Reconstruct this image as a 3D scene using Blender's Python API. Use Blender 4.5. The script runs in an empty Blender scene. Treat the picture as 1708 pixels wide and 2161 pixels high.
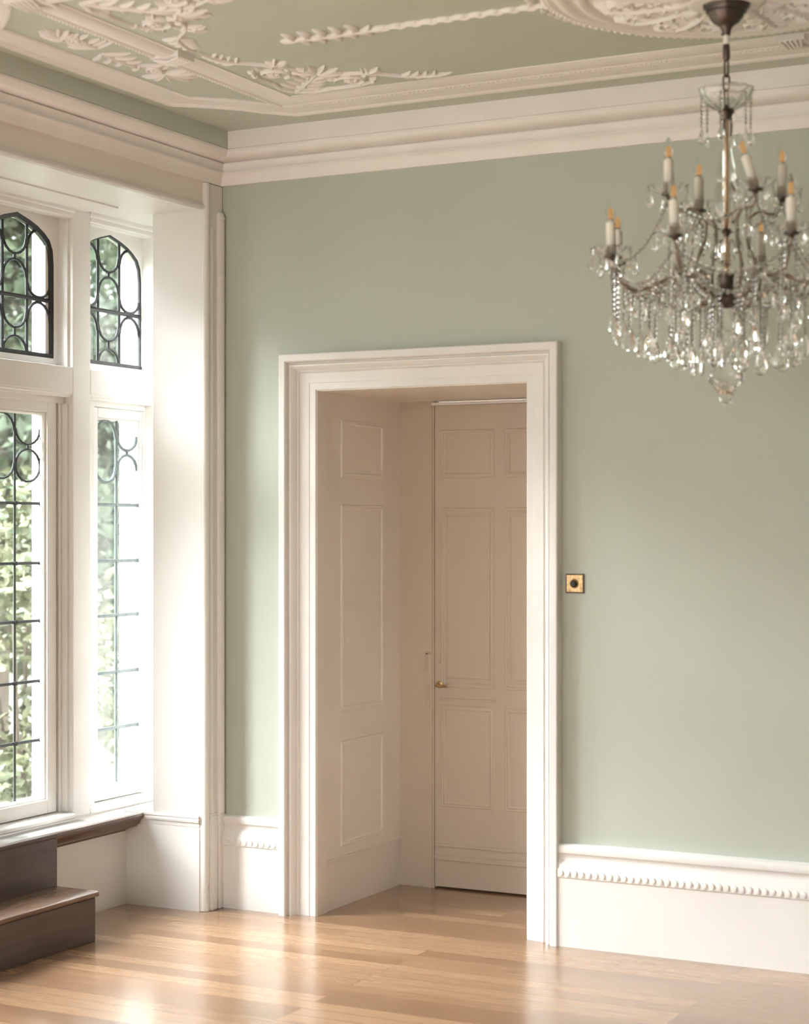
import bpy, bmesh, math, random
from mathutils import Vector, Matrix
from math import sin, cos, pi, radians

S = bpy.context.scene
COL = S.collection
random.seed(7)

# ------------------------------------------------------------------ camera
cd = bpy.data.cameras.new('camera')
cam = bpy.data.objects.new('camera', cd)
COL.objects.link(cam)
cam.location = (4.275, -6.606, 1.6)
cam.rotation_euler = (radians(90), 0, radians(27.2))
cd.sensor_fit = 'HORIZONTAL'
cd.sensor_width = 24.0
cd.lens = 24.0 * 3900 / 1708
cd.shift_y = 34.5 / 1708
cd.clip_end = 300
cd.dof.use_dof = True
cd.dof.focus_distance = 7.6
cd.dof.aperture_fstop = 1.7
S.camera = cam

# ------------------------------------------------------------------ world (bright overcast sky)
W = bpy.data.worlds.new('overcast_sky')
S.world = W
W.use_nodes = True
wn = W.node_tree
bg = wn.nodes['Background']
tc = wn.nodes.new('ShaderNodeTexCoord')
sep = wn.nodes.new('ShaderNodeSeparateXYZ')
rmp = wn.nodes.new('ShaderNodeValToRGB')
wn.links.new(tc.outputs['Generated'], sep.inputs[0])
wn.links.new(sep.outputs['Z'], rmp.inputs[0])
rmp.color_ramp.elements[0].position = 0.0
rmp.color_ramp.elements[0].color = (0.50, 0.495, 0.48, 1)      # an overcast sky is brightest overhead
rmp.color_ramp.elements[1].position = 0.9
rmp.color_ramp.elements[1].color = (1.18, 1.32, 1.48, 1)
wn.links.new(rmp.outputs[0], bg.inputs['Color'])
SKY = 7.0
bg.inputs['Strength'].default_value = SKY

# sky portals in the window openings (they emit nothing: they steer the sky light)
def portal(y0, y1, z0, z1, x):
    ld = bpy.data.lights.new('window_portal', 'AREA')
    ld.shape = 'RECTANGLE'
    ld.size = abs(z1 - z0)
    ld.size_y = abs(y1 - y0)
    ld.cycles.is_portal = True
    o = bpy.data.objects.new('window_portal', ld)
    COL.objects.link(o)
    o.location = (x, (y0 + y1) / 2, (z0 + z1) / 2)
    o.rotation_euler = (0, radians(-90), 0)
portal(-2.30, 0.17, 0.42, 2.90, -0.72)
portal(-6.0, -3.2, 0.45, 2.90, -0.30)
pd = bpy.data.lights.new('window_portal', 'AREA')
pd.shape = 'RECTANGLE'; pd.size = 2.4; pd.size_y = 2.2
pd.cycles.is_portal = True
po = bpy.data.objects.new('window_portal', pd)
COL.objects.link(po)
po.location = (1.8, -8.60, 1.8); po.rotation_euler = (radians(90), 0, 0)

# hazy sun: a broad bright patch of cloud high to the left
sd = bpy.data.lights.new('hazy_sun', 'SUN')
sd.energy = 32.0
sd.angle = radians(50)
sd.color = (0.99, 0.99, 1.0)
sun = bpy.data.objects.new('hazy_sun', sd)
COL.objects.link(sun)
sun.rotation_euler = Vector((0.60, 0.36, -0.70)).to_track_quat('-Z', 'Y').to_euler()
# added area light behind the viewer that fills the room from the front
def daylight(loc, aim, sx, sy, watts):
    ld = bpy.data.lights.new('window_daylight', 'AREA')
    ld.shape = 'RECTANGLE'; ld.size = sx; ld.size_y = sy; ld.energy = watts
    ld.color = (0.95, 0.975, 1.0)
    o = bpy.data.objects.new('window_daylight', ld)
    COL.objects.link(o)
    o.location = loc
    o.rotation_euler = (Vector(aim) - Vector(loc)).to_track_quat('-Z', 'Z').to_euler()
daylight((1.8, -8.58, 1.8), (1.8, -0.5, 1.6), 2.4, 2.2, 50)

# ------------------------------------------------------------------ render look
S.view_settings.view_transform = 'Standard'
S.view_settings.look = 'None'
S.view_settings.gamma = 1.0
S.view_settings.use_curve_mapping = False
S.view_settings.exposure = 0.67
cy = S.cycles
cy.use_denoising = True
cy.denoiser = 'OPENIMAGEDENOISE'
cy.max_bounces = 14
cy.diffuse_bounces = 7
cy.glossy_bounces = 6
cy.transmission_bounces = 10
cy.transparent_max_bounces = 24
cy.caustics_reflective = False
cy.caustics_refractive = False
cy.sample_clamp_indirect = 8.0
cy.blur_glossy = 0.5

# ------------------------------------------------------------------ materials
def mat(name):
    m = bpy.data.materials.new(name)
    m.use_nodes = True
    nt = m.node_tree
    return m, nt, nt.nodes['Principled BSDF']

def N(nt, kind, **kw):
    n = nt.nodes.new(kind)
    for k, v in kw.items():
        setattr(n, k, v)
    return n

def coords(nt, scale=(1, 1, 1)):
    t = N(nt, 'ShaderNodeTexCoord')
    mp = N(nt, 'ShaderNodeMapping')
    mp.inputs['Scale'].default_value = scale
    nt.links.new(t.outputs['Object'], mp.inputs[0])
    return mp.outputs[0]

def ramp(nt, fac, stops):
    r = N(nt, 'ShaderNodeValToRGB')
    e = r.color_ramp.elements
    while len(e) < len(stops):
        e.new(0.5)
    for i, (p, c) in enumerate(stops):
        e[i].position = p
        e[i].color = (*c, 1)
    nt.links.new(fac, r.inputs[0])
    return r.outputs[0]

def noise(nt, vec, scale, detail=4, rough=0.55):
    n = N(nt, 'ShaderNodeTexNoise')
    n.inputs['Scale'].default_value = scale
    n.inputs['Detail'].default_value = detail
    n.inputs['Roughness'].default_value = rough
    nt.links.new(vec, n.inputs['Vector'])
    return n.outputs['Fac']

def bump(nt, b, height, strength, dist=0.01):
    n = N(nt, 'ShaderNodeBump')
    n.inputs['Strength'].default_value = strength
    n.inputs['Distance'].default_value = dist
    nt.links.new(height, n.inputs['Height'])
    nt.links.new(n.outputs[0], b.inputs['Normal'])

def paint(name, c, rough, var=0.04, bstr=0.08, bscale=60, spec=0.4):
    m, nt, b = mat(name)
    v = coords(nt)
    f = noise(nt, v, 1.7, 3)
    lo = tuple(x * (1 - var) for x in c)
    hi = tuple(min(1, x * (1 + var)) for x in c)
    nt.links.new(ramp(nt, f, [(0.3, lo), (0.7, hi)]), b.inputs['Base Color'])
    b.inputs['Roughness'].default_value = rough
    b.inputs['Specular IOR Level'].default_value = spec
    bump(nt, b, noise(nt, v, bscale, 5), bstr, 0.004)
    return m

M = {}
M['white'] = paint('cream_white_gloss_paint', (0.72, 0.70, 0.685), 0.36)
M['plaster'] = paint('white_plaster_paint', (0.775, 0.745, 0.73), 0.6, bstr=0.2, bscale=90)
M['green'] = paint('sage_green_wall_paint', (0.44, 0.472, 0.412), 0.55, var=0.025, bstr=0.1, bscale=35)
M['green_ceiling'] = paint('sage_green_ceiling_paint', (0.50, 0.53, 0.47), 0.6, var=0.025, bstr=0.1, bscale=35)
M['stone'] = paint('pale_exterior_stone', (0.34, 0.335, 0.325), 0.8, bstr=0.4)
M['cream'] = paint('cream_panel_and_lintel_shade', (0.72, 0.665, 0.61), 0.38)  # on the lintel face this tone stands in for shade
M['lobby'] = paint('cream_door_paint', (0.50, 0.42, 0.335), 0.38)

# worn white paint of the corner post: scuffs towards the joints
def worn():
    m, nt, b = mat('scuffed_white_paint')
    v = coords(nt, (1, 1, 0.18))
    f = noise(nt, v, 46, 6, 0.7)
    t = N(nt, 'ShaderNodeTexCoord'); s = N(nt, 'ShaderNodeSeparateXYZ')
    nt.links.new(t.outputs['Object'], s.inputs[0])
    mr = N(nt, 'ShaderNodeMapRange')
    mr.inputs['From Min'].default_value = 0.0; mr.inputs['From Max'].default_value = 0.7
    mr.inputs['To Min'].default_value = 0.10; mr.inputs['To Max'].default_value = 0.0
    nt.links.new(s.outputs['Z'], mr.inputs['Value'])
    ad = N(nt, 'ShaderNodeMath', operation='ADD')
    nt.links.new(f, ad.inputs[0]); nt.links.new(mr.outputs[0], ad.inputs[1])
    nt.links.new(ramp(nt, ad.outputs[0], [(0.67, (0.71, 0.69, 0.67)), (0.78, (0.36, 0.30, 0.25))]), b.inputs['Base Color'])
    b.inputs['Roughness'].default_value = 0.42
    bump(nt, b, f, 0.15, 0.004)
    return m
M['worn'] = worn()

def floor_mat():
    m, nt, b = mat('honey_oak_floorboards')
    v = coords(nt)
    br = N(nt, 'ShaderNodeTexBrick')
    br.offset = 0.37; br.offset_frequency = 3
    br.inputs['Scale'].default_value = 1.0
    br.inputs['Brick Width'].default_value = 1.15
    br.inputs['Row Height'].default_value = 0.085
    br.inputs['Mortar Size'].default_value = 0.0016
    br.inputs['Mortar Smooth'].default_value = 0.3
    br.inputs['Bias'].default_value = 0.0
    br.inputs['Color1'].default_value = (0.25, 0.25, 0.25, 1)
    br.inputs['Color2'].default_value = (0.75, 0.75, 0.75, 1)
    br.inputs['Mortar'].default_value = (0, 0, 0, 1)
    nt.links.new(v, br.inputs['Vector'])
    g = noise(nt, coords(nt, (1.6, 22, 1)), 5.0, 8, 0.62)
    g2 = noise(nt, coords(nt, (0.5, 0.9, 1)), 1.6, 2)
    mx = N(nt, 'ShaderNodeMix'); mx.data_type = 'FLOAT'
    mx.inputs[0].default_value = 0.46
    nt.links.new(br.outputs['Color'], mx.inputs[2]); nt.links.new(g, mx.inputs[3])
    base = ramp(nt, mx.outputs[0], [(0.27, (0.175, 0.088, 0.044)), (0.48, (0.30, 0.168, 0.090)), (0.70, (0.42, 0.258, 0.150))])
    mul = N(nt, 'ShaderNodeMix'); mul.data_type = 'RGBA'; mul.blend_type = 'MULTIPLY'
    mul.inputs[0].default_value = 1.0
    gap = ramp(nt, br.outputs['Fac'], [(0.0, (1, 1, 1)), (1.0, (0.45, 0.36, 0.30))])
    nt.links.new(base, mul.inputs[6]); nt.links.new(gap, mul.inputs[7])
    nt.links.new(mul.outputs[2], b.inputs['Base Color'])
    nt.links.new(ramp(nt, g2, [(0.3, (0.17,) * 3), (0.7, (0.26,) * 3)]), b.inputs['Roughness'])
    b.inputs['Specular IOR Level'].default_value = 0.55
    b.inputs['Coat Weight'].default_value = 0.7
    b.inputs['Coat Roughness'].default_value = 0.24
    bump(nt, b, noise(nt, coords(nt, (2, 9, 1)), 3.0, 3), 0.10, 0.006)
    return m
M['floor'] = floor_mat()

def wood(name, c0, c1, rough, axis=(9, 1.2, 9)):
    m, nt, b = mat(name)
    g = noise(nt, coords(nt, axis), 4.0, 7, 0.6)
    nt.links.new(ramp(nt, g, [(0.3, c0), (0.72, c1)]), b.inputs['Base Color'])
    b.inputs['Roughness'].default_value = rough
    b.inputs['Specular IOR Level'].default_value = 0.55
    bump(nt, b, g, 0.06, 0.004)
    return m
M['walnut'] = wood('dark_walnut_wood', (0.034, 0.018, 0.015), (0.072, 0.039, 0.031), 0.32)
M['tread'] = wood('worn_walnut_tread', (0.11, 0.062, 0.042), (0.22, 0.135, 0.09), 0.26)
M['greywood'] = wood('sky_reflection_grey_wood', (0.30, 0.29, 0.27), (0.48, 0.47, 0.44), 0.30)  # pale grey stands in for sky reflected in the seat board
M['seatwood'] = wood('worn_brown_wood', (0.075, 0.042, 0.030), (0.17, 0.105, 0.075), 0.28)
M['bark'] = wood('grey_brown_bark', (0.07, 0.05, 0.035), (0.16, 0.12, 0.09), 0.9, (6, 6, 1.2))

def metal(name, c, rough, var=0.3, scale=30):
    m, nt, b = mat(name)
    f = noise(nt, coords(nt), scale, 5, 0.65)
    lo = tuple(x * (1 - var) for x in c)
    nt.links.new(ramp(nt, f, [(0.35, lo), (0.65, c)]), b.inputs['Base Color'])
    b.inputs['Metallic'].default_value = 1.0
    b.inputs['Roughness'].default_value = rough
    return m
M['brass'] = metal('tarnished_brass', (0.64, 0.43, 0.22), 0.36, 0.5, 70)
M['rod'] = metal('copper_rod', (0.62, 0.38, 0.22), 0.35)
M['bronze'] = metal('dark_bronze', (0.13, 0.10, 0.085), 0.42)
M['armmetal'] = metal('silvered_bronze', (0.33, 0.27, 0.22), 0.34)
M['iron'] = metal('black_painted_iron', (0.022, 0.024, 0.026), 0.5)
M['iron'].node_tree.nodes['Principled BSDF'].inputs['Metallic'].default_value = 0.0
M['lead'] = metal('flare_grey_lead', (0.16, 0.19, 0.19), 0.55)  # lightened grey stands in for flare across the bars
M['lead'].node_tree.nodes['Principled BSDF'].inputs['Metallic'].default_value = 0.2
M['black'] = paint('black_plastic', (0.012, 0.012, 0.013), 0.4)
M['candle'] = paint('cream_candle_tube', (0.79, 0.73, 0.645), 0.45)
M['porcelain'] = paint('white_porcelain', (0.75, 0.72, 0.66), 0.3)

def glow_filament():
    m, nt, b = mat('amber_filament')
    f = noise(nt, coords(nt), 40, 2)
    nt.links.new(ramp(nt, f, [(0.3, (0.90, 0.44, 0.15)), (0.7, (0.98, 0.55, 0.22))]), b.inputs['Base Color'])
    b.inputs['Roughness'].default_value = 0.5
    b.inputs['Emission Color'].default_value = (1.0, 0.55, 0.22, 1)
    b.inputs['Emission Strength'].default_value = 0.30
    return m
M['amber'] = glow_filament()

def pane_glass():
    m, nt, b = mat('old_window_glass')
    nt.nodes.remove(b)
    out = nt.nodes['Material Output']
    tr = N(nt, 'ShaderNodeBsdfTransparent'); tr.inputs[0].default_value = (0.96, 0.98, 0.965, 1)
    gl = N(nt, 'ShaderNodeBsdfGlossy'); gl.inputs['Roughness'].default_value = 0.02
    lw = N(nt, 'ShaderNodeLayerWeight')
    fr = N(nt, 'ShaderNodeMapRange'); fr.inputs['From Min'].default_value = 0.3
    fr.inputs['To Min'].default_value = 0.035; fr.inputs['To Max'].default_value = 0.5
    nt.links.new(lw.outputs['Facing'], fr.inputs['Value'])
    bm = N(nt, 'ShaderNodeBump'); bm.inputs['Strength'].default_value = 0.05; bm.inputs['Distance'].default_value = 0.01
    nt.links.new(noise(nt, coords(nt), 9, 2), bm.inputs['Height'])
    nt.links.new(bm.outputs[0], gl.inputs['Normal'])
    mx = N(nt, 'ShaderNodeMixShader')
    nt.links.new(fr.outputs[0], mx.inputs[0]); nt.links.new(tr.outputs[0], mx.inputs[1]); nt.links.new(gl.outputs[0], mx.inputs[2])
    nt.links.new(mx.outputs[0], out.inputs['Surface'])
    return m
M['pane'] = pane_glass()

def crystal(name, tint, rough=0.0, ior=1.52):
    m, nt, b = mat(name)
    f = noise(nt, coords(nt), 14, 2)
    nt.links.new(ramp(nt, f, [(0.3, tint), (0.7, (1, 1, 1))]), b.inputs['Base Color'])
    b.inputs['Transmission Weight'].default_value = 1.0
    b.inputs['Roughness'].default_value = rough
    b.inputs['IOR'].default_value = ior
    return m
M['crystal'] = crystal('cut_crystal', (0.97, 0.985, 0.97), ior=1.58)
M['bulbglass'] = crystal('clear_bulb_glass', (0.97, 0.97, 0.97), ior=1.12)

def leafmat(name, c0, c1):
    m, nt, b = mat(name)
    f = noise(nt, coords(nt), 2.6, 3)
    nt.links.new(ramp(nt, f, [(0.3, c0), (0.7, c1)]), b.inputs['Base Color'])
    b.inputs['Roughness'].default_value = 0.6
    b.inputs['Transmission Weight'].default_value = 0.0
    return m
M['leaf_dark'] = leafmat('dark_green_leaves', (0.016, 0.026, 0.010), (0.045, 0.06, 0.024))
M['leaf_light'] = leafmat('yellow_green_leaves', (0.06, 0.075, 0.03), (0.14, 0.14, 0.07))
M['leaf_mid'] = leafmat('fresh_green_leaves', (0.03, 0.05, 0.022), (0.075, 0.10, 0.05))
M['grass'] = leafmat('lawn_grass', (0.05, 0.065, 0.03), (0.10, 0.115, 0.06))

# ------------------------------------------------------------------ mesh helpers
def origin_of(o):
    v = Vector((0, 0, 0))
    while o is not None:
        v += o.location
        o = o.parent
    return v

class MB:
    def __init__(self):
        self.v = []; self.f = []
    def add(self, vs, fs):
        n = len(self.v)
        self.v += [tuple(p) for p in vs]
        self.f += [tuple(i + n for i in f) for f in fs]
        return self
    def box(self, x0, x1, y0, y1, z0, z1):
        x0, x1 = min(x0, x1), max(x0, x1); y0, y1 = min(y0, y1), max(y0, y1); z0, z1 = min(z0, z1), max(z0, z1)
        return self.add([(x0, y0, z0), (x1, y0, z0), (x1, y1, z0), (x0, y1, z0), (x0, y0, z1), (x1, y0, z1), (x1, y1, z1), (x0, y1, z1)],
                        [(0, 3, 2, 1), (4, 5, 6, 7), (0, 1, 5, 4), (1, 2, 6, 5), (2, 3, 7, 6), (3, 0, 4, 7)])
    def rings(self, rings, closed=False, caps=True):
        n = len(rings[0]); vs = [p for r in rings for p in r]; fs = []
        k = len(rings)
        for i in range(k if closed else k - 1):
            a = i * n; b = ((i + 1) % k) * n
            for j in range(n):
                j2 = (j + 1) % n
                fs.append((a + j, a + j2, b + j2, b + j))
        if caps and not closed:
            fs.append(tuple(range(n))[::-1]); fs.append(tuple((k - 1) * n + j for j in range(n)))
        return self.add(vs, fs)
    def lathe(self, prof, n=24, c=(0, 0, 0), scallop=0.0, lobes=0, flat=1.0, rot=0.0):
        rs = []
        for (r, z) in prof:
            ring = []
            for j in range(n):
                a = 2 * pi * j / n + rot
                rr = max(r, 1e-4) * (1 + scallop * cos(lobes * a))
                ring.append((c[0] + rr * cos(a), c[1] + rr * sin(a) * flat, c[2] + z))
            rs.append(ring)
        return self.rings(rs)
    def tube(self, pts, r, n=8, closed=False, flat=None):
        pts = [Vector(p) for p in pts]; k = len(pts)
        rs = r if isinstance(r, (list, tuple)) else [r] * k
        out = []; prev = None
        for i, p in enumerate(pts):
            if closed:
                t = pts[(i + 1) % k] - pts[i - 1]
            else:
                t = pts[min(i + 1, k - 1)] - pts[max(i - 1, 0)]
            t = t.normalized() if t.length > 1e-9 else Vector((0, 0, 1))
            if prev is None:
                ref = Vector((0, 0, 1)) if abs(t.z) < 0.9 else Vector((1, 0, 0))
                s = t.cross(ref).normalized()
            else:
                s = (prev - t * prev.dot(t)).normalized()
            prev = s
            u = t.cross(s)
            out.append([p + s * cos(2 * pi * j / n) * rs[i] + u * sin(2 * pi * j / n) * rs[i] for j in range(n)])
        return self.rings(out, closed)
    def ball(self, c, r, seg=8, rg=5, sz=1.0):
        return self.lathe([(r * sin(pi * i / rg), -r * sz * cos(pi * i / rg)) for i in range(rg + 1)], seg, c)
    def sweep(self, path, prof, nrm, closed=False, flip=1):
        P = [Vector(p) for p in path]; nrm = Vector(nrm); k = len(P); out = []
        for i in range(k):
            dirs = []
            if closed or i > 0: dirs.append((P[i] - P[i - 1]).normalized())
            if closed or i < k - 1: dirs.append((P[(i + 1) % k] - P[i]).normalized())
            sides = [d.cross(nrm).normalized() * flip for d in dirs]
            m = sum(sides, Vector()).normalized()
            sc = 1.0 / max(0.3, m.dot(sides[0]))
            out.append([P[i] + m * a * sc + nrm * b for a, b in prof])
        return self.rings(out, closed)
    def stroke(self, pts, w, h, zc, n=8):
        # a tapered raised ridge lying on the ceiling plane z = zc
        P = [Vector((p[0], p[1])) for p in pts]; k = len(P); out = []
        for i in range(k):
            t = P[min(i + 1, k - 1)] - P[max(i - 1, 0)]
            t = t.normalized() if t.length > 1e-9 else Vector((1, 0))
            s = Vector((-t.y, t.x))
            out.append([(P[i].x + s.x * w[i] * cos(2 * pi * j / n), P[i].y + s.y * w[i] * cos(2 * pi * j / n), zc - h[i] * sin(2 * pi * j / n)) for j in range(n)])
        return self.rings(out)
    def build(self, name, material, parent=None, loc=(0, 0, 0), rot=(0, 0, 0), bevel=0.0, smooth=35, local=False):
        me = bpy.data.meshes.new(name)
        off = Vector((0, 0, 0)) if (local or parent is None) else origin_of(parent) + Vector(loc)
        me.from_pydata([(p[0] - off.x, p[1] - off.y, p[2] - off.z) for p in self.v], [], self.f)
        bm = bmesh.new(); bm.from_mesh(me)
        bmesh.ops.recalc_face_normals(bm, faces=bm.faces)
        bm.to_mesh(me); bm.free()
        if smooth:
            me.polygons.foreach_set('use_smooth', [True] * len(me.polygons))
            me.set_sharp_from_angle(angle=radians(smooth))
        me.materials.append(material)
        o = bpy.data.objects.new(name, me)
        COL.objects.link(o)
        o.location = loc; o.rotation_euler = rot
        if parent is not None:
            o.parent = parent
        if bevel:
            b = o.modifiers.new('bevel', 'BEVEL'); b.width = bevel; b.segments = 2; b.limit_method = 'ANGLE'; b.angle_limit = radians(40)
        return o

def tag(o, label, cat, group=None, kind=None):
    o['label'] = label; o['category'] = cat
    if group: o['group'] = group
    if kind: o['kind'] = kind
    return o
def empty(name, loc=(0, 0, 0)):
    o = bpy.data.objects.new(name, None)
    o.empty_display_size = 0.1
    COL.objects.link(o); o.location = loc
    return o

# ================================================================== THE ROOM SHELL
ZC = 3.25            # ceiling
XR, YF = 5.2, -8.4   # right wall, wall behind the camera
DX0, DX1, DZ = 0.468, 1.412, 2.168      # doorway in the back wall
LY = 0.77            # far wall of the door lobby
BY0, BY1 = -0.135, -2.30                # the bay opening in the left wall
WX = -0.45           # face of the window mullions
Z0, Z1 = 0.395, 2.93                    # seat level, bay soffit

f = MB().box(-0.40, XR + .1, YF - .1, 0.0, -0.08, 0).box(DX0 - .05, DX1 + .05, 0, LY + .1, -0.08, 0)
tag(f.build('floor', M['floor'], smooth=0), 'honey coloured oak floorboards with a soft sheen', 'floor', kind='structure')
c = MB().box(-0.1, XR + .1, YF - .1, 0.2, ZC, ZC + .12)
tag(c.build('ceiling', M['green_ceiling'], smooth=0), 'sage green ceiling behind white plaster relief', 'ceiling', kind='structure')
w = MB().box(0, DX0 - .09, 0, .2, 0, ZC).box(DX1 + .09, XR + .1, 0, .2, 0, ZC).box(DX0 - .09, DX1 + .09, 0, .2, DZ + .09, ZC)
tag(w.build('wall_back', M['green'], smooth=0), 'sage green wall around the doorway', 'wall', kind='structure')
w = MB().box(XR, XR + .15, YF, 0, 0, ZC)
tag(w.build('wall_right', M['green'], smooth=0), 'sage green wall to the right of the chandelier', 'wall', kind='structure')
w = MB().box(0, .6, YF - .15, YF, 0, ZC).box(3.0, XR, YF - .15, YF, 0, ZC).box(.6, 3.0, YF - .15, YF, 0, .7).box(.6, 3.0, YF - .15, YF, 2.9, ZC)
tag(w.build('wall_front', M['green'], smooth=0), 'sage green wall behind the viewer', 'wall', kind='structure')

w = MB().box(.58, 3.02, YF - .12, YF + .02, .66, .72).box(.58, 3.02, YF - .1, YF + .01, 2.86, 2.92).box(.58, 3.02, YF - .1, YF - .03, 2.15, 2.24)  # unseen window frame added around the fill light
for xx in (.6, 1.4, 2.2, 3.0):
    w.box(xx - .04, xx + .04, YF - .1, YF - .02, .7, 2.9)
tag(w.build('window_5', M['white'], smooth=0), 'white framed window added behind the viewer around the fill light', 'window', kind='structure')

# left wall: corner pier, lintel over the bay, far pier and a second window bay added out of view for its light
w = MB()
w.box(-.25, 0, BY0, .22, Z0, ZC + .1)                   # pier with the white reveal
w.box(-.388, 0, BY0, .22, 0, Z0)                        # its base below seat level
w.box(-.72, -.012, BY1, BY0, Z1, ZC + .1)               # lintel and soffit
w.box(-.72, -.25, BY0, .22, Z1, ZC + .1)
w.box(-.25, 0, -3.2, BY1, 0, ZC + .1)
w.box(-.25, 0, -6.0, -3.2, 0, .45).box(-.25, 0, -6.0, -3.2, 2.9, ZC + .1)
w.box(-.25, 0, YF - .15, -6.0, 0, ZC + .1)
for yy in (-3.9, -4.6, -5.3):
    w.box(-.2, -.05, yy - .06, yy + .06, .45, 2.9)
w.box(-.2, -.05, -6.0, -3.2, 2.15, 2.27)
tag(w.build('wall_left', M['white'], bevel=.003, smooth=0), 'cream white painted piers and lintel framing the window bay', 'wall', kind='structure')
# bay: outer side walls
w = MB().box(-.60, -.25, .170, .24, 0, Z1).box(-.72, -.25, BY1 - .06, BY1, 0, Z1)
w.box(-.72, -.57, BY1, .168, 0, .44)
tag(w.build('wall_bay', M['white'], smooth=0), 'white end walls of the window bay', 'wall', kind='structure')

lt = MB().box(-.010, 0, BY1, BY0, Z1, 3.06)  # separate face in darker cream: its shade is put into the colour
tag(lt.build('trim_12', M['cream'], smooth=0), 'flat face of the lintel over the window bay, shade painted in as cream', 'lintel', kind='structure')
# thin raised board on the soffit and bead on the lintel edge
t = MB().box(-.45, -.275, BY1, -.345, Z1 - .007, Z1 + .01)
t.sweep([(0, BY1, Z1 + .008), (0, BY0 + .012, Z1 + .008)], [(-.004, -.008), (.010, -.008), (.014, 0), (.010, .008), (.004, .010), (.007, .016), (.0, .020), (-.004, .020)], (0, 0, 1), flip=1)
tag(t.build('trim_1', M['white'], smooth=30), 'beaded lower edge of the white lintel and board under the soffit', 'trim', kind='structure')

# ------------------------------------------------------------------ cornice
cor = [(-.02, ZC + .02), (-.02, 3.045), (.018, 3.045), (.020, 3.052), (.023, 3.064), (.030, 3.078), (.042, 3.088), (.047, 3.090), (.047, 3.097), (.036, 3.099),
       (.040, 3.112), (.048, 3.126), (.052, 3.130), (.043, 3.132), (.043, 3.136), (.060, 3.138), (.080, 3.143), (.097, 3.154), (.106, 3.167), (.107, 3.176), (.100, 3.180)]
def corn(path, name, label, prof, m, flip):
    o = MB().sweep(path, prof, (0, 0, 1), flip=flip).build(name, m, smooth=28)
    return tag(o, label, 'cornice', kind='structure')
PB = [(0, 0, 0), (XR, 0, 0)]
PL = [(0, YF, 0), (0, 0, 0)]
mit = [(0, YF, 0), (0, 0, 0), (XR, 0, 0), (XR, YF, 0)]
p_low = cor + [(.060, 3.182), (.0, 3.2)]
corn(mit, 'trim_2', 'white moulded plaster cornice running round the top of the walls', p_low, M['plaster'], 1)
frz = [(-.02, ZC + .02), (-.02, 3.178), (.101, 3.177), (.108, 3.181), (.109, ZC - .002), (.109, ZC + .02)]
corn([(0, YF, 0), (0, 0, 0)], 'trim_3', 'sage green frieze strip above the cornice over the windows', [(min(a, .109), b) for a, b in frz], M['green_ceiling'], 1)
corn([(.109, 0, 0), (XR, 0, 0)], 'trim_4', 'white frieze strip above the cornice on the door wall', frz, M['plaster'], 1)

# ------------------------------------------------------------------ ceiling bands
RX, RY = 2.60, -1.25         # axes of the ceiling bands
QX, QY = 2.588, -1.20        # centre of the rose
bandA = [(-.072, -.01), (-.072, .004), (-.066, .010), (-.056, .010), (-.052, .006), (.030, .006), (.034, .011), (.044, .016), (.054, .014), (.058, .008), (.062, .012), (.070, .010), (.074, .003), (.074, -.01)]
bandB = [(-.054, -.01), (-.054, .004), (-.044, .007), (-.040, .012), (-.024, .019), (-.004, .021), (.012, .017), (.018, .010), (.036, .010), (.040, .015), (.050, .013), (.055, .004), (.055, -.01)]
qa = [(.247, -.665), (.30, -.625), (.37, -.560), (.435, -.49), (.485, -.41), (.562, -.322)]
def mir(pts, fx, fy):
    r = [(2 * RX - x if fx else x, 2 * RY - y if fy else y) for x, y in pts]
    return r[::-1] if (fx != fy) else r
loopA = mir(qa, 0, 0) + mir(qa, 1, 0) + mir(qa, 1, 1) + mir(qa, 0, 1)
a = MB().sweep([(x, y, ZC) for x, y in loopA], bandA, (0, 0, -1), closed=True, flip=1)
tag(a.build('trim_5', M['plaster'], smooth=40), 'outer white plaster band on the ceiling with stippled middle', 'moulding', kind='structure')
bx0, by0 = .612, -.478
loopB = [(bx0, 2 * RY - by0), (bx0, by0), (2 * RX - bx0, by0), (2 * RX - bx0, 2 * RY - by0)]
b = MB().sweep([(x, y, ZC) for x, y in loopB], bandB, (0, 0, -1), closed=True, flip=1)
def beads(mb, p0, p1, step, r, z):
    d = math.dist(p0, p1); n = int(d / step)
    for i in range(n + 1):
        u = i / n
        mb.ball((p0[0] + (p1[0] - p0[0]) * u, p0[1] + (p1[1] - p0[1]) * u, z), r, 6, 4)
beads(b, (bx0 + .05, by0 + .048), (4.4, by0 + .048), .019, .0068, ZC - .013)
beads(b, (bx0 - .048, by0 - .02), (bx0 - .048, -1.95), .019, .0068, ZC - .013)
# square bosses on the axes and the corner
for (px, py, sx, sy) in ((bx0, RY, .058, .050), (RX, by0, .050, .058), (bx0, 2 * RY - by0, .060, .060)):
    b.box(px - sx, px + sx, py - sy, py + sy, ZC - .022, ZC + .01)
    for k in range(5):
        g = -0.7 + 1.4 * k / 4
        if sy < sx: b.tube([(px - sx * .9, py + g * sy, ZC - .021), (px, py + g * sy * .7, ZC - .030), (px + sx * .9, py + g * sy, ZC - .021)], .006, 6)
        else: b.tube([(px + g * sx, py - sy * .9, ZC - .021), (px + g * sx * .7, py, ZC - .030), (px + g * sx, py + sy * .9, ZC - .021)], .006, 6)
tag(b.build('trim_6', M['plaster'], smooth=40), 'inner white plaster band on the ceiling edged with small beads', 'moulding', kind='structure')

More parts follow.
